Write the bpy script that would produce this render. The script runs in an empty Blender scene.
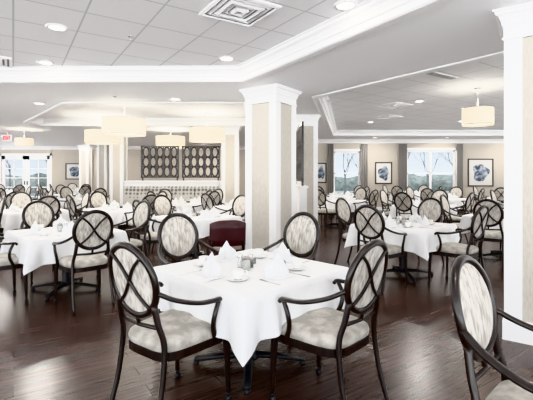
import bpy, math, random
from mathutils import Vector, Matrix
from mathutils.geometry import tessellate_polygon
random.seed(4)
pi=math.pi
# ------------------------------------------------------------ materials
def mat(name,col,rough=0.5,metal=0.0,emit=None,es=0.0,coat=0.0,trans=0.0,spec=None):
    m=bpy.data.materials.new(name); m.use_nodes=True
    b=m.node_tree.nodes['Principled BSDF']
    b.inputs['Base Color'].default_value=(*col,1)
    b.inputs['Roughness'].default_value=rough
    b.inputs['Metallic'].default_value=metal
    if emit: 
        b.inputs['Emission Color'].default_value=(*emit,1); b.inputs['Emission Strength'].default_value=es
    b.inputs['Coat Weight'].default_value=coat
    b.inputs['Transmission Weight'].default_value=trans
    if spec is not None: b.inputs['Specular IOR Level'].default_value=spec
    return m
def nn(m,t,**kw):
    n=m.node_tree.nodes.new(t)
    for k,v in kw.items(): setattr(n,k,v)
    return n
def noise_mix(m,c1,c2,scale,stretch=(1,1,1),lo=0.4,hi=0.6,detail=4,bump=0.0,rot=0):
    t=m.node_tree; L=t.links; b=t.nodes['Principled BSDF']
    tc=nn(m,'ShaderNodeTexCoord'); mp=nn(m,'ShaderNodeMapping'); mp.inputs['Scale'].default_value=stretch
    mp.inputs['Rotation'].default_value=(0,0,rot)
    no=nn(m,'ShaderNodeTexNoise'); no.inputs['Scale'].default_value=scale; no.inputs['Detail'].default_value=detail
    cr=nn(m,'ShaderNodeValToRGB'); cr.color_ramp.elements[0].position=lo; cr.color_ramp.elements[1].position=hi
    cr.color_ramp.elements[0].color=(*c1,1); cr.color_ramp.elements[1].color=(*c2,1)
    L.new(tc.outputs['Object'],mp.inputs[0]); L.new(mp.outputs[0],no.inputs[0]); L.new(no.outputs[0],cr.inputs[0])
    L.new(cr.outputs[0],b.inputs['Base Color'])
    if bump:
        bp=nn(m,'ShaderNodeBump'); bp.inputs['Strength'].default_value=bump; bp.inputs['Distance'].default_value=0.01
        L.new(no.outputs[0],bp.inputs['Height']); L.new(bp.outputs[0],b.inputs['Normal'])
    return m
def glassy(name,tint,gl=0.08):
    m=bpy.data.materials.new(name); m.use_nodes=True; nt=m.node_tree; nt.nodes.clear()
    o=nt.nodes.new('ShaderNodeOutputMaterial'); t=nt.nodes.new('ShaderNodeBsdfTransparent'); g=nt.nodes.new('ShaderNodeBsdfGlossy')
    g.inputs['Roughness'].default_value=.05; t.inputs[0].default_value=(*tint,1)
    lw=nt.nodes.new('ShaderNodeLayerWeight'); lw.inputs[0].default_value=.3
    mm=nt.nodes.new('ShaderNodeMath'); mm.operation='MULTIPLY_ADD'; mm.inputs[1].default_value=.5; mm.inputs[2].default_value=gl
    mx=nt.nodes.new('ShaderNodeMixShader'); nt.links.new(lw.outputs['Facing'],mm.inputs[0]); nt.links.new(mm.outputs[0],mx.inputs[0])
    nt.links.new(t.outputs[0],mx.inputs[1]); nt.links.new(g.outputs[0],mx.inputs[2]); nt.links.new(mx.outputs[0],o.inputs[0])
    return m
WHITE=mat('white_paint',(0.88,0.88,0.88),0.5)
CEIL=mat('ceiling_paint',(0.91,0.915,0.925),0.7)
ANG=math.radians(33)
ACT=mat('ceiling_tile',(0.78,0.79,0.80),0.8)
def brick(m,c1,c2,cm,w,h,mortar,rot,offset,freq=2):
    L=m.node_tree.links
    tc=nn(m,'ShaderNodeTexCoord'); mp=nn(m,'ShaderNodeMapping'); mp.inputs['Rotation'].default_value=(0,0,rot)
    br=nn(m,'ShaderNodeTexBrick'); br.offset=offset; br.offset_frequency=freq; br.squash=1
    br.inputs['Color1'].default_value=(*c1,1); br.inputs['Color2'].default_value=(*c2,1); br.inputs['Mortar'].default_value=(*cm,1)
    br.inputs['Scale'].default_value=1; br.inputs['Brick Width'].default_value=w; br.inputs['Row Height'].default_value=h
    br.inputs['Mortar Size'].default_value=mortar; br.inputs['Mortar Smooth'].default_value=0.1
    L.new(tc.outputs['Object'],mp.inputs[0]); L.new(mp.outputs[0],br.inputs[0])
    return br,mp
br,_=brick(ACT,(0.89,0.895,0.90),(0.87,0.875,0.88),(0.60,0.61,0.62),0.61,0.61,0.009,-ANG,0.0)
ACT.node_tree.links.new(br.outputs[0],ACT.node_tree.nodes['Principled BSDF'].inputs['Base Color'])
FLOOR=mat('vinyl_plank',(0.1,0.06,0.05),0.27,spec=0.5)
br,mp=brick(FLOOR,(0.086,0.056,0.049),(0.054,0.036,0.032),(0.022,0.015,0.014),1.22,0.16,0.003,-ANG,0.37)
L=FLOOR.node_tree.links
mp2=nn(FLOOR,'ShaderNodeMapping'); mp2.inputs['Scale'].default_value=(1.2,18,1)
no=nn(FLOOR,'ShaderNodeTexNoise'); no.inputs['Scale'].default_value=2.2; no.inputs['Detail'].default_value=7
L.new(mp.outputs[0],mp2.inputs[0]); L.new(mp2.outputs[0],no.inputs[0])
cr=nn(FLOOR,'ShaderNodeValToRGB'); cr.color_ramp.elements[0].position=0.3; cr.color_ramp.elements[1].position=0.7
cr.color_ramp.elements[0].color=(0.62,0.60,0.60,1); cr.color_ramp.elements[1].color=(1.35,1.35,1.35,1)
mx=nn(FLOOR,'ShaderNodeMix',data_type='RGBA',blend_type='MULTIPLY'); mx.inputs[0].default_value=1
L.new(no.outputs[0],cr.inputs[0]); L.new(br.outputs[0],mx.inputs[6]); L.new(cr.outputs[0],mx.inputs[7])
L.new(mx.outputs[2],FLOOR.node_tree.nodes['Principled BSDF'].inputs['Base Color'])
WALL=noise_mix(mat('wall_greige',(0.5,0.47,0.43),0.8),(0.45,0.41,0.355),(0.49,0.45,0.395),30)
PAPER=noise_mix(mat('wallpaper_linen',(0.5,0.47,0.42),0.8),(0.50,0.465,0.41),(0.58,0.545,0.49),14,(6,6,1),0.35,0.65)
WOOD=noise_mix(mat('espresso_wood',(0.02,0.012,0.01),0.3,coat=0.15),(0.007,0.0045,0.004),(0.016,0.009,0.007),6,(6,6,1))
FAB=noise_mix(mat('streaked_upholstery',(0.6,0.57,0.5),0.85),(0.33,0.305,0.27),(0.60,0.575,0.53),15,(3.2,3.2,0.6),0.38,0.58,5,0.12)
SEATF=noise_mix(mat('seat_vinyl',(0.6,0.58,0.52),0.6),(0.33,0.31,0.275),(0.50,0.475,0.435),14,(1,1,1),0.40,0.60,6)
METAL=mat('brushed_metal',(0.6,0.6,0.6),0.25,1.0)
BLACK=mat('black_metal',(0.015,0.015,0.017),0.4)
CLOTH=noise_mix(mat('white_linen',(0.86,0.87,0.89),0.85),(0.77,0.775,0.785),(0.81,0.815,0.825),5,bump=0.05)
CHINA=mat('white_china',(0.86,0.86,0.85),0.15)
GLASS=glassy('clear_glass',(0.92,0.93,0.93))
SALT=mat('salt',(0.85,0.85,0.85),0.8); PEP=mat('pepper',(0.10,0.08,0.07),0.9)
BURG=mat('burgundy_vinyl',(0.055,0.018,0.02),0.4)
DRUM=mat('lamp_shade',(0.85,0.8,0.7),0.8,emit=(1,0.84,0.56),es=0.85)
BULB=mat('lamp_lens',(1,1,1),0.5,emit=(1,0.98,0.94),es=6)
RED=mat('exit_red',(0.6,0.02,0.02),0.5,emit=(1,0.05,0.05),es=1.2)
DRAPE=mat('grey_drape',(0.21,0.20,0.19),0.9)
BOOTH=mat('booth_pattern',(0.5,0.5,0.5),0.8)
L=BOOTH.node_tree.links
vo=nn(BOOTH,'ShaderNodeTexVoronoi'); vo.inputs['Scale'].default_value=9; vo.inputs['Randomness'].default_value=0.15
tc=nn(BOOTH,'ShaderNodeTexCoord'); cr=nn(BOOTH,'ShaderNodeValToRGB')
cr.color_ramp.elements[0].position=0.38; cr.color_ramp.elements[1].position=0.45
cr.color_ramp.elements[0].color=(0.16,0.15,0.14,1); cr.color_ramp.elements[1].color=(0.48,0.47,0.44,1)
L.new(tc.outputs['Object'],vo.inputs[0]); L.new(vo.outputs[0],cr.inputs[0]); L.new(cr.outputs[0],BOOTH.node_tree.nodes['Principled BSDF'].inputs['Base Color'])
def artmat(name,a,b,c):
    m=mat(name,a,0.6); L=m.node_tree.links
    no=nn(m,'ShaderNodeTexNoise'); no.inputs['Scale'].default_value=5; no.inputs['Detail'].default_value=5; no.inputs['Distortion'].default_value=1.2
    tc=nn(m,'ShaderNodeTexCoord'); cr=nn(m,'ShaderNodeValToRGB'); e=cr.color_ramp.elements
    e[0].position=0.42; e[0].color=(*a,1); e[1].position=0.62; e[1].color=(*c,1); k=e.new(0.5); k.color=(*b,1)
    L.new(tc.outputs['Object'],no.inputs[0]); L.new(no.outputs[0],cr.inputs[0]); L.new(cr.outputs[0],m.node_tree.nodes['Principled BSDF'].inputs['Base Color'])
    return m
ART=artmat('abstract_blue',(0.035,0.05,0.08),(0.15,0.19,0.26),(0.42,0.44,0.45))
FRAME=mat('bronze_frame',(0.035,0.028,0.022),0.4)
PAPERW=mat('art_paper',(0.62,0.61,0.58),0.8)
# ------------------------------------------------------------ mesh builder
class MB:
    def __init__(s): s.v=[];s.f=[];s.m=[];s.s=[]
    def add(s,vs,fs,m,smooth=False):
        o=len(s.v); s.v+= [tuple(v) for v in vs]
        for f in fs: s.f.append(tuple(i+o for i in f)); s.m.append(m); s.s.append(smooth)
    def box(s,x0,x1,y0,y1,z0,z1,m,rot=0,c=(0,0)):
        vs=[(x,y,z) for z in(z0,z1) for y in(y0,y1) for x in(x0,x1)]
        s.add(vs,[(0,2,3,1),(4,5,7,6),(0,1,5,4),(2,6,7,3),(0,4,6,2),(1,3,7,5)],m)
    def tube(s,pts,rad,m,n=8,closed=False,ref=(0,0,1),caps=True):
        pts=[Vector(p) for p in pts]; N=len(pts); ref=Vector(ref); vs=[]
        for i,p in enumerate(pts):
            if closed: t=pts[(i+1)%N]-pts[i-1]
            else: t=pts[min(i+1,N-1)]-pts[max(i-1,0)]
            t.normalize(); a=t.cross(ref)
            if a.length<1e-3: a=t.cross(Vector((0,1,0.01)))
            a.normalize(); b=a.cross(t)
            r=rad[i] if isinstance(rad,list) else rad
            if not isinstance(r,tuple): r=(r,r)
            for k in range(n):
                th=2*pi*k/n; vs.append(p+a*r[0]*math.cos(th)+b*r[1]*math.sin(th))
        fs=[]
        for i in range(N if closed else N-1):
            j=(i+1)%N
            for k in range(n):
                l=(k+1)%n; fs.append((i*n+k,i*n+l,j*n+l,j*n+k))
        if not closed and caps: fs.append(tuple(range(n))[::-1]); fs.append(tuple((N-1)*n+k for k in range(n)))
        s.add(vs,fs,m,True)
    def lathe(s,prof,m,n=20,c=(0,0,0),smooth=True):
        vs=[];fs=[]
        for r,z in prof:
            for k in range(n):
                th=2*pi*k/n; vs.append((c[0]+r*math.cos(th),c[1]+r*math.sin(th),c[2]+z))
        for i in range(len(prof)-1):
            for k in range(n):
                l=(k+1)%n; fs.append((i*n+k,i*n+l,(i+1)*n+l,(i+1)*n+k))
        s.add(vs,fs,m,smooth)
    def mesh(s,name,mats):
        me=bpy.data.meshes.new(name); me.from_pydata(s.v,[],s.f)
        for a in mats: me.materials.append(a)
        me.polygons.foreach_set('material_index',s.m); me.polygons.foreach_set('use_smooth',s.s); me.update()
        return me
    def obj(s,name,mats,loc=(0,0,0),rot=0):
        return inst(name,s.mesh(name,mats),loc,rot)
def inst(name,me,loc=(0,0,0),rot=0,sc=1):
    o=bpy.data.objects.new(name,me); bpy.context.scene.collection.objects.link(o)
    o.location=loc; o.rotation_euler=(0,0,rot); o.scale=(sc,sc,sc); return o
def cr_(P,k=6):
    P=[Vector(p) for p in P]; out=[]
    Q=[P[0]*2-P[1]]+P+[P[-1]*2-P[-2]]
    for i in range(1,len(Q)-2):
        a,b,c,d=Q[i-1:i+3]
        for j in range(k):
            t=j/k; out.append(0.5*((2*b)+(c-a)*t+(2*a-5*b+4*c-d)*t*t+(3*b-a-3*c+d)*t**3))
    out.append(P[-1]); return out
def lerp_r(r0,r1,n): return [r0+(r1-r0)*i/(n-1) for i in range(n)]
# ------------------------------------------------------------ room
H=2.9; HT=3.08
def inset(poly,d):
    n=len(poly); out=[]
    for i in range(n):
        p0,p1,p2=Vector(poly[i-1]),Vector(poly[i]),Vector(poly[(i+1)%n])
        a=(p1-p0).normalized(); b=(p2-p1).normalized()
        n1=Vector((-a.y,a.x)); n2=Vector((-b.y,b.x)); h=(n1+n2); h=h/max(h.length_squared,1e-6)*2
        out.append(tuple(p1+h*d))
    return out
def sweep(name,poly,prof,m):
    mb=MB(); n=len(poly); vs=[];fs=[]
    for d,z in prof:
        vs+=[(x,y,z) for x,y in inset(poly,d)]
    for i in range(len(prof)-1):
        for k in range(n):
            l=(k+1)%n; fs.append((i*n+k,(i+1)*n+k,(i+1)*n+l,i*n+l))
    mb.add(vs,fs,0); return mb.obj(name,[m])
tray1=[(-10,-2.5),(4.95,-2.5),(-0.37,5.95),(-10,6.05)]
tray2=[(-4.0,7.9),(-0.45,7.9),(-0.45,11.3),(-6.5,11.3),(-6.5,10.7)]
tray3=[(5.4,1.2),(14,1.2),(14,14.2),(2.45,14.2),(0.99,7.25)]
outer=[(-15,-4),(15,-4),(15,20),(-15,20)]
mb=MB()
loops=[outer,tray1,tray2,tray3]
flat=[Vector((x,y,0)) for l in loops for x,y in l]
tris=tessellate_polygon([[Vector((x,y,0)) for x,y in l] for l in loops])
mb.add([(v.x,v.y,H) for v in flat],[tuple(t) for t in tris],0)
mb.add([(x,y,HT) for x,y in tray1],[(0,1,2,3)],1)
mb.add([(x,y,HT) for x,y in tray2],[(0,1,2,3,4)],0)
mb.add([(x,y,HT) for x,y in tray3],[(0,1,2,3,4)],1)
mb.obj('ceiling',[CEIL,ACT])
prof=[(-0.14,H+.001),(-0.14,H-.015),(-0.10,H-.025),(-0.02,H-.025),(0,H-.01),(0,H+.05),(0.025,H+.055),(0.03,H+.08),(0.06,H+.12),(0.10,H+.14),(0.105,H+.165),(0.13,H+.17),(0.13,HT)]
for i,t in enumerate([tray1,tray2,tray3]): sweep('trim_%d'%(i+1),t,prof,WHITE)
mb=MB(); mb.add([(-15,-4,0),(15,-4,0),(15,20,0),(-15,20,0)],[(0,1,2,3)],0); mb.obj('floor',[FLOOR])
def wall_x(name,x0,x1,y,th,ops):
    mb=MB(); xs=x0
    for xa,xb,za,zb in sorted(ops):
        mb.box(xs,xa,y,y+th,0,H,0)
        if za>0: mb.box(xa,xb,y,y+th,0,za,0)
        mb.box(xa,xb,y,y+th,zb,H,0); xs=xb
    mb.box(xs,x1,y,y+th,0,H,0)
    return mb.obj(name,[WALL])
wins=[(2.75,3.85,.55,2.42),(5.75,7.75,.5,2.47),(10.4,12.4,.5,2.47)]
wall_x('wall_far',1.55,15,16,.2,wins)
wall_x('wall_back',-15,1.55,20,.2,[(-13.6,-11.1,0,2.45)])
mb=MB(); mb.box(1.55,1.75,16.2,20.2,0,H,0); mb.obj('wall_return',[WALL])
FILL_WIN_N=[4]
def wall_y(name,x0,x1,y0,y1,fill_bays):  # side wall with out-of-view windows added to let fill light reach the ceilings
    mb=MB(); ys=y0
    for a,b in fill_bays:
        mb.box(x0,x1,ys,a,0,H,0); mb.box(x0,x1,a,b,0,.35,0); mb.box(x0,x1,a,b,2.6,H,0); ys=b
        wb=MB(); xm=(x0+x1)/2
        for u in(a,(a*2+b)/3,(a+2*b)/3,b): wb.box(xm-.03,xm+.03,max(a,u-.04),min(b,u+.04),.35,2.6,0)
        for z in(.35,1.7,2.54): wb.box(xm-.03,xm+.03,a,b,z,z+.06,0)
        wb.obj('window_%d'%FILL_WIN_N[0],[WHITE]); FILL_WIN_N[0]+=1
    mb.box(x0,x1,ys,y1,0,H,0); mb.obj(name,[WALL])
wall_y('wall_left',-15.2,-15,-2,20.2,[(-1,3.5),(4.5,8.5),(9.5,13.5),(14.5,18.5)])  # unseen window openings added for fill light from the left
wall_y('wall_right',15,15.2,-2,16.2,[(-1,3),(4,8),(9,14)])  # unseen window openings added for fill light from the right
def trimbar(name,x0,x1,y0,y1,z0,z1):
    mb=MB(); mb.box(x0,x1,y0,y1,z0,z1,0); mb.box(x0,x1,y0+.006,y1,z1,z1+.015,0); mb.obj(name,[WHITE])
trimbar('baseboard_far',1.55,15,15.98,16,0,.13)
trimbar('baseboard_back',-11.0,1.55,19.98,20,0,.13)
for nm,x0,x1,y in(('trim_4',1.55,15,16),('trim_5',-15,1.55,20)):
    mb=MB(); P=[(0,H-.14),(-.02,H-.14),(-.03,H-.1),(-.09,H-.04),(-.11,H-.03),(-.11,H)]
    vs=[(x,y+d,z) for d,z in P for x in(x0,x1)]
    mb.add(vs,[(2*i,2*i+1,2*i+3,2*i+2) for i in range(len(P)-1)],0); mb.obj(nm,[WHITE])
PANE=glassy('tinted_pane',(0.36,0.385,0.41),0.0)  # tint put into the glass to dim the overbright world outside
PANE2=glassy('door_pane',(0.27,0.29,0.31),0.0)  # darker tint, dims the exterior so the white door frames stand out
for i,(xa,xb,za,zb) in enumerate(wins):
    mb=MB(); t=.07
    mb.box(xa-.07,xa,15.975,16,za-.09,zb+.09,0); mb.box(xb,xb+.07,15.975,16,za-.09,zb+.09,0)
    mb.box(xa-.07,xb+.07,15.975,16,zb,zb+.09,0); mb.box(xa-.10,xb+.10,15.93,16,za-.06,za,0)
    y0,y1=16.05,16.1
    mb.box(xa,xa+t,y0,y1,za,zb,0); mb.box(xb-t,xb,y0,y1,za,zb,0); mb.box(xa,xb,y0,y1,za,za+t,0); mb.box(xa,xb,y0,y1,zb-t,zb,0)
    zm=za+(zb-za)*.52; mb.box(xa,xb,y0,y1,zm-.025,zm+.025,0)
    if xb-xa>1.5: xm=(xa+xb)/2; mb.box(xm-.04,xm+.04,y0,y1,za,zb,0)
    mb.add([(xa,16.08,za),(xb,16.08,za),(xb,16.08,zb),(xa,16.08,zb)],[(0,1,2,3)],1)
    mb.obj('window_%d'%(i+1),[WHITE,PANE])
def drape(x0,x1,z0=0.05,z1=2.72):
    mb=MB(); n=max(8,int((x1-x0)*50)); vs=[]
    for k in range(n+1):
        x=x0+(x1-x0)*k/n; y=15.9+.03*math.sin(k*1.6)
        vs+=[(x,y,z0),(x,y,z1)]
    mb.add(vs,[(2*k,2*k+2,2*k+3,2*k+1) for k in range(n)],0,True); mb.obj('window_drape',[DRAPE])
for a,b in((2.5,2.74),(3.86,4.14),(5.4,5.74),(7.77,8.02),(10.1,10.38)): drape(a,b)
# french doors
mb=MB()
X0,X1,Z1=-13.6,-11.1,2.45; Y=20.03
mb.box(X0-.1,X0,19.97,20.0,0,Z1+.1,0); mb.box(X1,X1+.1,19.97,20.0,0,Z1+.1,0); mb.box(X0-.1,X1+.1,19.97,20.0,Z1,Z1+.1,0)
xm=(X0+X1)/2
for a,b in((X0+.005,xm-.01),(xm+.01,X1-.005)):
    mb.box(a,a+.17,Y,Y+.05,0.01,Z1-.01,0); mb.box(b-.17,b,Y,Y+.05,0.01,Z1-.01,0); mb.box(a,b,Y,Y+.05,0.01,.35,0); mb.box(a,b,Y,Y+.05,Z1-.2,Z1-.01,0)
    for k in range(1,4): z=.35+(Z1-.55)*k/4; mb.box(a,b,Y+.01,Y+.04,z-.02,z+.02,0)
    mb.box((a+b)/2-.02,(a+b)/2+.02,Y+.01,Y+.04,.3,Z1-.15,0)
    mb.add([(a,Y+.025,.3),(b,Y+.025,.3),(b,Y+.025,Z1-.15),(a,Y+.025,Z1-.15)],[(0,1,2,3)],2)
    hx=b-.06 if a<xm-.5 else a+.06
    mb.box(hx-.015,hx+.015,Y-.05,Y,.95,1.15,1)
mb.obj('door_1',[WHITE,BLACK,PANE2])
# columns
def column(x,y,w,rot=0,name='column'):
    mb=MB(); h=w/2
    mb.box(-h,h,-h,h,0,H-.01,1)
    b=w*.2
    for sx in(-1,1):
        for sy in(-1,1):
            xa,xb=sorted((sx*(h+.015),sx*(h-b))); ya,yb=sorted((sy*(h+.015),sy*(h-b)))
            mb.box(xa,xb,ya,yb,0,H-.01,0)
    e=.028; mb.box(-h-e,h+e,-h-e,h+e,0,.16,0); mb.box(-h-.02,h+.02,-h-.02,h+.02,.16,.18,0)
    mb.box(-h-.017,h+.017,-h-.017,h+.017,H-.26,H-.01,0)
    mb.box(-h-.03,h+.03,-h-.03,h+.03,H-.26,H-.24,0)
    q=[(h+.02,H-.14),(h+.03,H-.13),(h+.035,H-.10),(h+.055,H-.055),(h+.08,H-.04),(h+.08,H-.02),(h+.095,H-.018),(h+.095,H-.001)]
    vs=[(sx*r,sy*r,z) for r,z in q for sx,sy in((-1,-1),(1,-1),(1,1),(-1,1))]
    fs=[(4*i+k,4*i+(k+1)%4,4*i+4+(k+1)%4,4*i+4+k) for i in range(len(q)-1) for k in range(4)]
    mb.add(vs,fs,0)
    return mb.obj(name,[WHITE,PAPER],(x,y,0),rot)
A=-math.radians(35)
w=.60
left=Vector((-math.cos(-A),math.sin(-A)))*w; right=Vector((math.sin(-A),math.cos(-A)))*w
c=Vector((.15,6.3))+(left+right)/2; column(c.x,c.y,w,A)
near=Vector((2.12,3.45))-left; c=near+(left+right)/2; column(c.x,c.y,w,A)
column(1.0,9.7,.46,0)
column(-4.45,11.75,.36,0); column(-1.08,11.75,.46,0); column(-6.1,14.6,.32,0); column(-.3,14.4,.4,0); column(-8.9,19.2,.4,0)
# half wall + booth
mb=MB(); mb.box(-4.25,-1.33,11.65,11.8,0,1.24,0); mb.box(-4.25,-1.33,11.6,11.85,1.24,1.28,0)
for k in range(4):
    xa=-4.2+k*.71; mb.box(xa+.08,xa+.63,11.64,11.65,.2,1.1,0)
mb.obj('wall_half',[WHITE])
mb=MB(); mb.box(.62,.76,7.35,9.45,0,1.2,0); mb.box(.59,.79,7.35,9.45,1.2,1.24,0); mb.obj('wall_divider',[WHITE])
mb=MB(); mb.box(-4.2,-1.4,11.0,11.6,.08,.36,1); mb.box(-4.2,-1.4,11.03,11.6,0,.08,1)
for k in range(4):
    xa=-4.2+k*.7; mb.box(xa+.01,xa+.69,10.97,11.42,.36,.47,0); 
    P=[(11.40,.47),(11.38,.6),(11.42,.9),(11.46,1.08),(11.50,1.12),(11.57,1.12),(11.59,1.08),(11.59,.4)]
    vs=[(x,y,z) for y,z in P for x in(xa+.01,xa+.69)]
    n=len(P); mb.add(vs,[(2*i,2*i+1,2*i+3,2*i+2) for i in range(n-1)]+[tuple(range(0,2*n,2)),tuple(range(1,2*n,2))],0)
mb.obj('booth_bench',[BOOTH,WOOD])
# lattice screens
def lattice(w,h):
    mb=MB(); t=.045
    mb.box(-w/2,w/2,-.02,.02,0,t,0); mb.box(-w/2,w/2,-.02,.02,h-t,h,0); mb.box(-w/2,-w/2+t,-.02,.02,0,h,0); mb.box(w/2-t,w/2,-.02,.02,0,h,0)
    nc=max(1,round(w/.22)); nr=3; cw=(w-2*t)/nc; ch=(h-2*t)/nr
    for i in range(nc):
        cx=-w/2+t+cw*(i+.5)
        if i: mb.box(cx-cw/2-.022,cx-cw/2+.022,-.015,.015,0,h,0)
        for j in range(nr):
            cz=t+ch*(j+.5)
            mb.tube([(cx+cw*.42*math.cos(a),0,cz+ch*.5*math.sin(a)) for a in[2*pi*k/20 for k in range(20)]],.024,0,6,True,(0,1,0))
            if j: mb.box(cx-cw/2,cx+cw/2,-.012,.012,t+ch*j-.02,t+ch*j+.02,0)
    for dx in(-w/2+.05,w/2-.05): mb.box(dx-.02,dx+.02,-.02,.02,-.08,0,0)
    return mb
for x in(-3.20,-1.97):
    lattice(1.14,.96).obj('lattice_screen',[WOOD],(x,11.72,1.364))
lattice(1.9,1.15).obj('lattice_screen',[WOOD],(.69,8.38,1.322),math.radians(90))
# pictures
def picture(x0,x1,y,z0,z1,m,name='framed_painting'):
    w,h=x1-x0,z1-z0; mb=MB(); f=.05
    mb.box(-w/2,w/2,-.03,-.001,0,f,0); mb.box(-w/2,w/2,-.03,-.001,h-f,h,0); mb.box(-w/2,-w/2+f,-.03,-.001,0,h,0); mb.box(w/2-f,w/2,-.03,-.001,0,h,0)
    mb.box(-w/2+f,w/2-f,-.015,-.001,f,h-f,1)
    N=40; vs=[(0,-.0165,h/2)]
    for k in range(N):
        a=2*pi*k/N; r=1+.13*math.sin(3*a+w*7)+.08*math.sin(5*a+1)
        vs.append((w*.31*r*math.cos(a),-.0165,h/2+h*.31*r*math.sin(a)))
    mb.add(vs,[(0,1+k,1+(k+1)%N) for k in range(N)],2)
    mb.obj(name,[FRAME,PAPERW,m],((x0+x1)/2,y,z0))
picture(2.02,2.46,16,1.12,1.95,ART); picture(4.45,5.15,16,1.08,1.98,ART); picture(8.25,9.3,16,.98,2.12,ART)
picture(-10.3,-9.3,20,1.22,2.05,ART)
# ceiling fixtures
def downlight(x,y,z,on=True,e=34):
    mb=MB(); mb.lathe([(.115,0),(.115,-.008),(.085,-.012),(.08,-.004)],0,20); mb.lathe([(.082,-.005),(.0001,-.005)],1,20)
    mb.obj('recessed_light',[WHITE,BULB],(x,y,z))
    if on:
        l=bpy.data.lights.new('downlight','AREA'); l.shape='DISK'; l.size=.16; l.energy=e; l.color=(1,.96,.91)
        o=bpy.data.objects.new('downlight_lamp',l); bpy.context.scene.collection.objects.link(o); o.location=(x,y,z-.02)
for x,y,e in((-2.31,4.3,14),(-3.2,5.65,12),(-.56,5.45,9),(.76,3.74,12),(-2.3,1.3,14),(.9,1.0,14),(-5.2,2.8,16),(-6.2,5.4,16)): downlight(x,y,HT,e=e)
for x,y in((-4.6,7.9),(-1.74,7.45),(-7.5,7.6),(-7.9,11),(-9.8,14.5),(-6.2,16.6),(-2.6,15.5),(-11.5,17.8),(.3,16.5),(0.1,10.6),(-12,12),(-3,18.5),(-8.5,18.6)): downlight(x,y,H,e=46)
downlight(2.6,3.9,H,e=18)
for x,y in((3.37,8.6),(5.9,8.4),(3.2,12.0),(5.9,11.8),(8.6,8.4),(8.6,11.8),(4.7,5.4),(7.2,5.4),(11.5,10)): downlight(x,y,HT,e=34)
for x,y in((4.2,15.1),(7.0,15.1),(9.8,15.1)): downlight(x,y,H,e=26)
DD=mat('duct_dark',(.22,.22,.23),.8)
def diffuser(x,y,z,s=.6,rot=ANG):
    mb=MB()
    for k in range(5):
        a=s/2*(1-k*.19); b=a-.03; zz=-.012-.004*k if k%2==0 else -.01
        q=[(a,-.001),(a,zz),(b,zz-.012),(b,-.001)]
        vs=[(sx*r,sy*r,h) for r,h in q for sx,sy in((-1,-1),(1,-1),(1,1),(-1,1))]
        mb.add(vs,[(4*i+j,4*i+(j+1)%4,4*i+4+(j+1)%4,4*i+4+j) for i in range(3) for j in range(4)],0)
    mb.box(-s/2+.02,s/2-.02,-s/2+.02,s/2-.02,-.004,-.001,1)
    mb.obj('air_diffuser',[WHITE,DD],(x,y,z),rot)
diffuser(-.27,3.85,HT); diffuser(-3.95,5.5,HT); diffuser(2.98,9.1,HT); diffuser(3.4,10.9,HT); diffuser(6.5,7,HT)
mb=MB(); mb.box(-.5,.5,-.07,.07,-.012,-.001,0)
for k in range(3): mb.box(-.47,.47,-.05+k*.04,-.03+k*.04,-.015,-.012,1)
mb.obj('slot_diffuser',[WHITE,DD],(2.75,6.3,HT),ANG)
def sprinkler(x,y,z):
    mb=MB(); mb.lathe([(.035,0),(.035,-.006),(.012,-.01),(.012,-.03),(.022,-.034),(.0001,-.036)],0,12); mb.obj('sprinkler_head',[METAL],(x,y,z))
for x,y,z in((-1.6,4.6,HT),(1.2,7.6,H),(4.4,7.2,HT),(-2.8,7.2,H),(-4,2.6,HT)): sprinkler(x,y,z)
ACR=mat('diffuser_acrylic',(.9,.88,.8),.6,emit=(1,.93,.78),es=1.3); ACRT=mat('upper_acrylic',(.9,.88,.8),.6,emit=(1,.95,.86),es=8)
def pendant(x,y,zc,d,h,ztop):
    r=d/2; mb=MB()
    mb.lathe([(r,-h/2),(r,h/2)],0,36); mb.lathe([(r-.004,h/2),(r-.004,-h/2+.01)],0,36)
    mb.lathe([(r+.003,-h/2),(r+.003,-h/2+.02),(r-.01,-h/2+.02),(r-.01,-h/2)],1,36)
    mb.lathe([(r+.003,h/2-.02),(r+.003,h/2),(r-.01,h/2)],1,36)
    mb.lathe([(r-.01,-h/2+.03),(.0001,-h/2+.03)],2,36)
    mb.lathe([(r-.01,h/2-.03),(.0001,h/2-.03)],3,36)
    t=ztop-zc; mb.tube([(0,0,h/2-.03),(0,0,t)],.012,1); mb.lathe([(.07,t-.03),(.07,t-.001)],1,16); mb.lathe([(.07,t-.03),(.0001,t-.03)],1,16)
    mb.obj('drum_pendant_lamp',[DRUM,METAL,ACR,ACRT],(x,y,zc))
for x,y,zt in((-3.1,8.5,HT),(-4.54,10.8,HT),(-1.55,10.2,HT),(-3.05,12.4,H)): pendant(x,y,2.5,.90,.36,zt)
pendant(3.9,7.2,2.53,.52,.32,HT); pendant(-7.7,12.4,2.5,.5,.25,H)
mb=MB(); mb.box(-.16,.16,-.02,.02,-.1,.1,0)
def letter(mb,ox,segs):
    for a,b in segs:
        mb.tube([(ox+a[0],-.024,a[1]),(ox+b[0],-.024,b[1])],.011,1,6)
letter(mb,-.12,[((0,-.05),(0,.05)),((0,.05),(.04,.05)),((0,0),(.035,0)),((0,-.05),(.04,-.05))])
letter(mb,-.055,[((0,-.05),(.045,.05)),((0,.05),(.045,-.05))])
letter(mb,.02,[((0,-.05),(0,.05))]); letter(mb,.05,[((0,.05),(.05,.05)),((.025,.05),(.025,-.05))])
mb.tube([(0,0,.1),(0,0,.18)],.02,0)
mb.obj('exit_sign',[WHITE,RED],(-8.9,13.4,H-.181))
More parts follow.
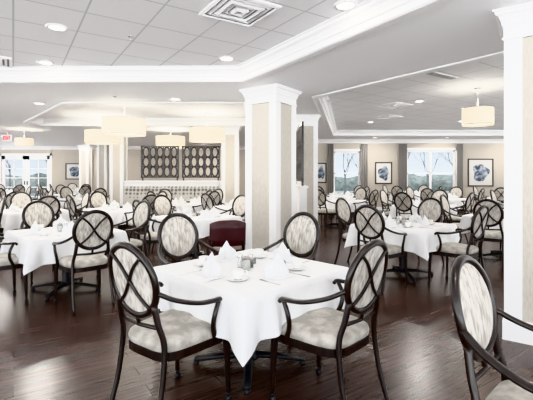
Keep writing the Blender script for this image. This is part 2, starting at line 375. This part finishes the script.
# ------------------------------------------------------------ dining chair
def chair_mesh():
    mb=MB()
    HC=.858; RU=.196; RH=.203; S=.03
    yb=lambda u,h:-.235-.22*(h-.48)+.35*u*u
    R=[(RU*math.cos(a),HC+RH*math.sin(a)) for a in[2*pi*k/36 for k in range(36)]]
    mb.tube([(u,yb(u,h),h) for u,h in R],(.021,.02),0,8,True,(0,1,0))
    for sgn,bul in((1,.03),(-1,0)):
        vs=[];fs=[];NR=7;N=32
        for i in range(NR+1):
            r=i/NR
            for k in range(N):
                a=2*pi*k/N; u=(RU-.01)*r*math.cos(a); h=HC+(RH-.01)*r*math.sin(a)
                vs.append((u,yb(u,h)+ (bul*math.sqrt(max(0,1-r*r))+.002 if sgn>0 else -.006),h))
        for i in range(NR):
            for k in range(N):
                l=(k+1)%N; fs.append((i*N+k,i*N+l,(i+1)*N+l,(i+1)*N+k))
        mb.add(vs,fs,1,True)
    for s in(-1,1):
        P=cr_([(s*.135,0,HC+.147),(s*.06,0,HC+.082),(0,0,HC),(-s*.06,0,HC-.082),(-s*.135,0,HC-.147)],5)
        mb.tube([(p.x,yb(p.x,p.z)-.014,p.z) for p in P],(.011,.010),0,6,False,(0,1,0))
    def outline(sc):
        o=[]
        for k in range(36):
            a=2*pi*k/36; c,s_=math.cos(a),math.sin(a); e=.45
            x=math.copysign(abs(c)**e,c); y=math.copysign(abs(s_)**e,s_)
            hw=.235+.03*y; o.append((x*hw*sc,.0+.245*y*sc+(.015*(1-x*x) if y>0 else 0)))
        return o
    def stack(levels,m,smooth):
        vs=[];fs=[]
        for sc,z in levels: vs+=[(x,y,z+S) for x,y in outline(sc)]
        for i in range(len(levels)-1):
            for k in range(36):
                l=(k+1)%36; fs.append((36*i+k,36*i+l,36*i+36+l,36*i+36+k))
        mb.add(vs,fs,m,smooth)
    stack([(.9,.375),(1,.375),(1,.42),(.97,.425)],0,False)
    stack([(.97,.42),(1.0,.432),(1.01,.455),(.98,.476),(.86,.492),(.6,.501),(.3,.505),(.001,.505)],2,True)
    stack([(.001,.376),(.95,.376)],0,False)
    for s in(-1,1):
        P=cr_([(s*.158,yb(.158,.73)-.004,.735),(s*.172,-.266,.62),(s*.187,-.243,.53),(s*.195,-.245,.42),(s*.20,-.275,.23),(s*.205,-.345,.0)],5)
        mb.tube(P,lerp_r(.019,.015,len(P)),0,8,False,(0,1,0))
        P=cr_([(s*.235,.215,.45),(s*.238,.222,.30),(s*.242,.23,.06)],4)
        mb.tube(P,lerp_r(.026,.015,len(P)),0,8,False,(0,1,0))
        mb.tube([(s*.242,.23,.065),(s*.242,.23,.035)],.012,3,8)
        mb.tube([(s*.242-.012,.23,.02),(s*.242+.012,.23,.02)],.02,3,12)
        P=cr_([(s*.192,yb(.192,.81),.81),(s*.238,-.20,.757),(s*.278,-.07,.716),(s*.290,.04,.703),(s*.286,.105,.698),(s*.284,.128,.678)],5)
        mb.tube(P,[(.017+.006*math.sin(pi*i/(len(P)-1)),.014) for i in range(len(P))],0,8,False,(0,0,1))
        P=cr_([(s*.286,.095,.695),(s*.288,.06,.62),(s*.272,.06,.54),(s*.252,.10,.45),(s*.24,.12,.42)],4)
        mb.tube(P,lerp_r(.014,.018,len(P)),0,8,False,(0,1,0))
    mb.tube([(-.176,-.262,.605),(0,-.266,.595),(.176,-.262,.605)],.012,0,8,False,(0,1,0))
    mb.tube([(0,-.266,.595),(0,-.28,.665)],.012,0,8,False,(0,1,0))
    return mb.mesh('dining_chair',[WOOD,FAB,SEATF,BLACK])
CH=chair_mesh()
TZ=.735; TH=.53
mb=MB()
mb.box(-TH,TH,-TH,TH,TZ-.03,TZ,0)
mb.box(-.25,.25,-.25,.25,TZ-.045,TZ-.03,1)
mb.lathe([(.0001,.05),(.07,.05),(.07,.07),(.045,.10),(.04,.12),(.04,TZ-.045)],1,20)
for k in range(4):
    a=pi/4+k*pi/2; c,s=math.cos(a),math.sin(a)
    mb.tube([(0,0,.075),(c*.2,s*.2,.065),(c*.42,s*.42,.035)],[(.035,.025),(.032,.022),(.028,.016)],1,8)
    mb.lathe([(.022,0),(.025,.01),(.018,.03),(.0001,.03)],1,12,(c*.41,s*.41,0))
TB=mb.mesh('dining_table',[WOOD,BLACK])
def cloth_mesh(seed):
    rnd=random.Random(seed); mb=MB(); hs=TH+.006; cz=TZ+.004; N=60; per=[]
    for side in range(4):
        for k in range(N):
            t=-1+2*k/N
            p={0:(t*hs,-hs),1:(hs,t*hs),2:(-t*hs,hs),3:(-hs,-t*hs)}[side]
            n={0:(0,-1),1:(1,0),2:(0,1),3:(-1,0)}[side]
            per.append((Vector(p),Vector(n),t))
    M=len(per); rows=10; vs=[];fs=[]
    ph=[rnd.uniform(0,6) for _ in range(4)]; am=[rnd.uniform(.008,.016) for _ in range(4)]
    for j in range(rows+1):
        tt=j/rows
        for i,(p,n,t) in enumerate(per):
            e=(1-abs(t))*hs
            g=math.exp(-(e/.09)**2)
            drop=.25+.095*math.exp(-e/.13)
            cd=p.normalized()
            out=n*(.012+.022*tt)*(1-g)+cd*(.012+.085*tt)*g
            f=.048*tt*math.exp(-((e-.14)/.05)**2)-.022*tt*math.exp(-((e-.24)/.045)**2)+am[i//N]*tt*math.sin(t*13+ph[i//N])*(1-g)
            out-=n*f
            q=p+out if j>0 else p
            r=min(1,tt*6)
            vs.append((q.x,q.y,cz-drop*tt-.002*r))
    for j in range(rows):
        for i in range(M):
            l=(i+1)%M; fs.append((j*M+l,j*M+i,(j+1)*M+i,(j+1)*M+l))
    mb.add(vs,fs,0,True)
    G=10; tv=[(-hs+2*hs*i/G,-hs+2*hs*j/G,cz) for j in range(G+1) for i in range(G+1)]
    mb.add(tv,[(j*(G+1)+i,j*(G+1)+i+1,(j+1)*(G+1)+i+1,(j+1)*(G+1)+i) for j in range(G) for i in range(G)],0,False)
    return mb.mesh('tablecloth',[CLOTH])
CL=[cloth_mesh(i) for i in range(3)]
SZ=TZ+.0042
# folded napkin: upright bishop's hat with flared wings
mb=MB(); n=28; lv=[(0,.95),(.04,1.0),(.08,.85),(.115,.55),(.15,.25),(.175,.02)]; vs=[];fs=[]
for z,r in lv:
    for k in range(n):
        a=2*pi*k/n; pl=1+.14*(1 if k%2 else -1)*(1-z*3)
        vs.append((.070*r*pl*math.cos(a),.040*r*pl*math.sin(a)+.02*(z/.175),z*.93))
for i in range(len(lv)-1):
    for k in range(n):
        l=(k+1)%n; fs.append((i*n+k,i*n+l,(i+1)*n+l,(i+1)*n+k))
mb.add(vs,fs,0,False)
for s in(-1,1):
    mb.add([(s*.05,-.03,.0),(s*.10,.02,.0),(s*.105,.03,.065),(s*.055,0,.11),(s*.03,.03,.0),(s*.04,.04,.09)],[(0,1,2,3),(1,4,5,2),(3,2,5)],0)
mb.add([(-.10,-.06,.001),(.10,-.06,.001),(.09,.06,.001),(-.09,.06,.001),(-.10,-.06,.008),(.10,-.06,.008),(.09,.06,.008),(-.09,.06,.008)],[(4,5,6,7),(0,1,5,4),(1,2,6,5),(2,3,7,6),(3,0,4,7)],0)
NAP=mb.mesh('folded_napkin',[CLOTH])
mb=MB()
mb.lathe([(.0001,0),(.04,0),(.045,.004),(.075,.014),(.078,.016),(.072,.016),(.042,.008),(.0001,.007)],0,24)
mb.lathe([(.0001,.009),(.024,.009),(.028,.015),(.038,.04),(.042,.07),(.040,.07),(.036,.042),(.026,.018),(.0001,.016)],0,24)
mb.tube(cr_([(.038,0,.06),(.06,0,.06),(.064,0,.042),(.05,0,.028),(.034,0,.03)],4),.004,0,6,False,(0,1,0))
CUP=mb.mesh('coffee_cup_and_saucer',[CHINA])
def shaker(m,nm):
    mb=MB(); mb.lathe([(.0001,0),(.022,0),(.025,.012),(.019,.07),(.018,.078)],0,14); mb.lathe([(.0001,.002),(.021,.003),(.018,.05),(.0001,.05)],1,14)
    mb.lathe([(.020,.076),(.021,.095),(.013,.108),(.0001,.112)],2,14)
    return mb.mesh(nm,[GLASS,m,METAL])
SA=shaker(SALT,'salt_shaker'); PE=shaker(PEP,'pepper_shaker')
mb=MB(); mb.lathe([(.0001,0),(.030,0),(.034,.005),(.036,.10),(.033,.10),(.030,.012),(.0001,.01)],0,20); mb.lathe([(.0001,.011),(.029,.012),(.029,.07),(.0001,.07)],1,16)
VOT=mb.mesh('glass_candle_holder',[GLASS,mat('candle_wax',(.85,.83,.76),.5)])
mb=MB(); mb.box(-.045,.045,-.03,.03,0,.045,0)
for k in range(6):
    mb.box(-.035+k*.012,-.028+k*.012,-.025,.025,.01,.065+.006*(k%2),1 if k%3 else 2)
CAD=mb.mesh('sugar_caddy',[mat('caddy_steel',(.25,.25,.25),.3,1.0),WHITE,mat('packet_pink',(.7,.5,.5),.7)])
mb=MB(); mb.box(-.009,.009,-.10,0,.001,.004,0); mb.box(-.005,.005,0,.09,.001,.004,0); KN=mb.mesh('table_knife',[METAL])
mb=MB(); mb.box(-.005,.005,-.10,.02,.001,.004,0); mb.box(-.011,.011,.02,.045,.001,.004,0)
for k in range(4): mb.box(-.011+k*.0062,-.008+k*.0062,.045,.09,.001,.004,0)
FO=mb.mesh('table_fork',[METAL])
def table(x,y,rot=45,chairs=(0,1,2,3),dist=.70,adj={},detail=True,ids=[0]):
    r=math.radians(rot); ids[0]+=1
    inst('dining_table',TB,(x,y,0),r); inst('tablecloth',CL[ids[0]%3],(x,y,0),r)
    def T(px,py,a=0):
        return (x+px*math.cos(a)-py*math.sin(a),y+px*math.sin(a)+py*math.cos(a))
    for k in range(4):
        a=r+k*pi/2
        if k in chairs:
            dx,dy,dr=adj.get(k,(0,0,0)) 
            j=random.uniform(-.12,.12) if k not in adj else 0
            X,Y=T(dx+random.uniform(-.04,.04) if k not in adj else dx,-dist+dy-(random.uniform(0,.06) if k not in adj else .01),a); inst('dining_chair',CH,(X,Y,0),a+math.radians(dr)+j)
        X,Y=T(-.04,-.35,a); inst('folded_napkin',NAP,(X,Y,SZ),a+random.uniform(-.25,.25))
        X,Y=T(.21,-.30,a); inst('coffee_cup_and_saucer',CUP,(X,Y,SZ),a+random.uniform(0,2))
        if detail:
            X,Y=T(-.19,-.40,a); inst('table_fork',FO,(X,Y,SZ),a)
            X,Y=T(.10,-.41,a); inst('table_knife',KN,(X,Y,SZ),a)
    inst('salt_shaker',SA,(*T(-.05,.05,r),SZ)); inst('pepper_shaker',PE,(*T(.0,-.01,r),SZ)); inst('sugar_caddy',CAD,(*T(.08,.09,r),SZ),r)
    if detail: inst('glass_candle_holder',VOT,(*T(-.08,-.05,r),SZ))
table(-.13,3.0,45,adj={1:(.25,.06,6),3:(.07,.01,9),0:(0,0,0)})
table(-2.55,4.95)
table(-1.2,6.7,chairs=(1,2,3))
table(1.98,5.65)
table(4.2,6.85)
table(3.75,9.3,detail=False)
for x,y in((2.1,11.0),(2.6,13.6),(5.4,11.9),(6.6,9.3),(7.9,12.6),(5.3,14.3),(-4.75,7.9),(-3.1,8.3),(-6.5,9.7),(-5.6,11.9),(-2.0,9.9),(-.55,8.9),(-8.7,12.3),(-7.2,14.5),(-10.3,15.6),(-4.6,15.6),(-12.2,12.6),(-8.3,17.2),(9.6,9.5),(-5.3,5.9)):
    table(x,y,rot=45+random.uniform(-6,6),detail=False)
inst('dining_chair',CH,(1.15,1.53,0),math.radians(-136.6))
# burgundy chair
mb=MB()
mb.box(-.23,.23,-.22,.22,.40,.47,0)
vs=[];fs=[]
N=14
for side in(0,1):
    for i in range(N+1):
        u=-1+2*i/N; top=.87-.05*abs(u)**3
        for z in(.53,.62,.75,top):
            vs.append((.235*u,-.24-.12*(z-.47)+.06*u*u-(.04 if side else 0),z))
o=4*(N+1)
for i in range(N):
    for j in range(3):
        a=4*i+j; fs.append((a,a+4,a+5,a+1)); fs.append((o+a,o+a+1,o+a+5,o+a+4))
    fs.append((4*i+3,4*i+7,o+4*i+7,o+4*i+3)); fs.append((4*i,o+4*i,o+4*i+4,4*i+4))
for e in(0,4*N): 
    for j in range(3): fs.append((e+j,e+j+1,o+e+j+1,o+e+j))
mb.add(vs,fs,0,True)
for s in(-1,1):
    mb.tube([(s*.21,.2,0),(s*.21,.19,.41)],[.014,.02],1); mb.tube(cr_([(s*.2,-.27,0),(s*.205,-.22,.42),(s*.2,-.26,.60)]),.018,1)
mb.obj('burgundy_side_chair',[BURG,WOOD],(-.56,5.3,0),math.radians(14))
# ------------------------------------------------------------ outdoors
mb=MB(); mb.add([(-60,21,-.25),(60,21,-.25),(60,90,-.25),(-60,90,-.25),(2,16.5,-.25),(60,16.5,-.25),(2,21,-.25)],[(0,1,2,3),(4,5,1,6)],0)
mb.obj('ground',[noise_mix(mat('pale_ground',(.5,.5,.48),.9),(.46,.48,.45),(.60,.62,.62),.4)])
BARK=mat('bark',(.30,.30,.30),.9); LEAF=noise_mix(mat('hedge_leaves',(.2,.26,.16),.9),(.26,.29,.25),(.44,.47,.42),2.5)
def tree(x,y,h,seed):
    rnd=random.Random(seed); mb=MB()
    def br(p,d,l,r,k):
        q=p+d*l; m=(p+q)/2+Vector((rnd.uniform(-1,1),rnd.uniform(-1,1),0))*l*.06
        mb.tube([p,m,q],[r,r*.85,r*.65],0,6,False,(.3,1,.1))
        if k<5:
            for _ in range(3 if k<3 else 2):
                dd=(d+Vector((rnd.uniform(-.8,.8),rnd.uniform(-.8,.8),rnd.uniform(-.15,.5)))).normalized()
                br(p+(q-p)*rnd.uniform(.6,1),dd,l*rnd.uniform(.6,.8),r*.5,k+1)
    br(Vector((0,0,0)),Vector((0,0,1)),h*.3,h*.010,0)
    mb.obj('bare_tree',[BARK],(x,y,-.25))
for i,(x,y,h) in enumerate(((5.6,28,7),(11.2,27,6.5),(16,32,8),(13.5,38,9),(22,31,7),(9.5,38,8),(19.5,40,9),(-19,34,8),(-25,38,9))): tree(x,y,h,i)
mb=MB(); rnd=random.Random(3); nx=90; vs=[];fs=[]
for i in range(nx+1):
    x=-38+i*1.0
    for y,z in((42,-.25),(41.6,.6),(42,1.1),(43,1.3),(44,-.25)): vs.append((x,y+rnd.uniform(-.3,.3),z+(rnd.uniform(-.25,.45) if z>0 else 0)))
for i in range(nx):
    for j in range(4): a=5*i+j; fs.append((a,a+5,a+6,a+1))
mb.add(vs,fs,0,True); mb.obj('hedge',[LEAF])
# ------------------------------------------------------------ world, camera
w=bpy.data.worlds.new('World'); bpy.context.scene.world=w; w.use_nodes=True
nt=w.node_tree; bg=nt.nodes['Background']
tc=nt.nodes.new('ShaderNodeTexCoord'); sp=nt.nodes.new('ShaderNodeSeparateXYZ'); cr=nt.nodes.new('ShaderNodeValToRGB')
e=cr.color_ramp.elements; e[0].position=.0; e[0].color=(.95,.965,.985,1); e[1].position=.15; e[1].color=(.90,.95,1,1)
mr=nt.nodes.new('ShaderNodeMapRange'); mr.inputs[1].default_value=-.05; mr.inputs[2].default_value=.02; mr.inputs[3].default_value=7.0; mr.inputs[4].default_value=2.6  # world glows stronger below the horizon, added to brighten the ceilings from below
nt.links.new(tc.outputs['Generated'],sp.inputs[0]); nt.links.new(sp.outputs[2],cr.inputs[0]); nt.links.new(cr.outputs[0],bg.inputs[0])
nt.links.new(sp.outputs[2],mr.inputs[0]); nt.links.new(mr.outputs[0],bg.inputs[1])
cam=bpy.data.cameras.new('cam'); co=bpy.data.objects.new('camera',cam); bpy.context.scene.collection.objects.link(co)
co.location=(0,0,1.45); co.rotation_euler=(pi/2,0,0); cam.sensor_width=36; cam.lens=26.34; cam.shift_y=-25/533; cam.clip_end=200
bpy.context.scene.camera=co
sc=bpy.context.scene
sc.view_settings.view_transform='Khronos PBR Neutral'; sc.view_settings.exposure=0.48
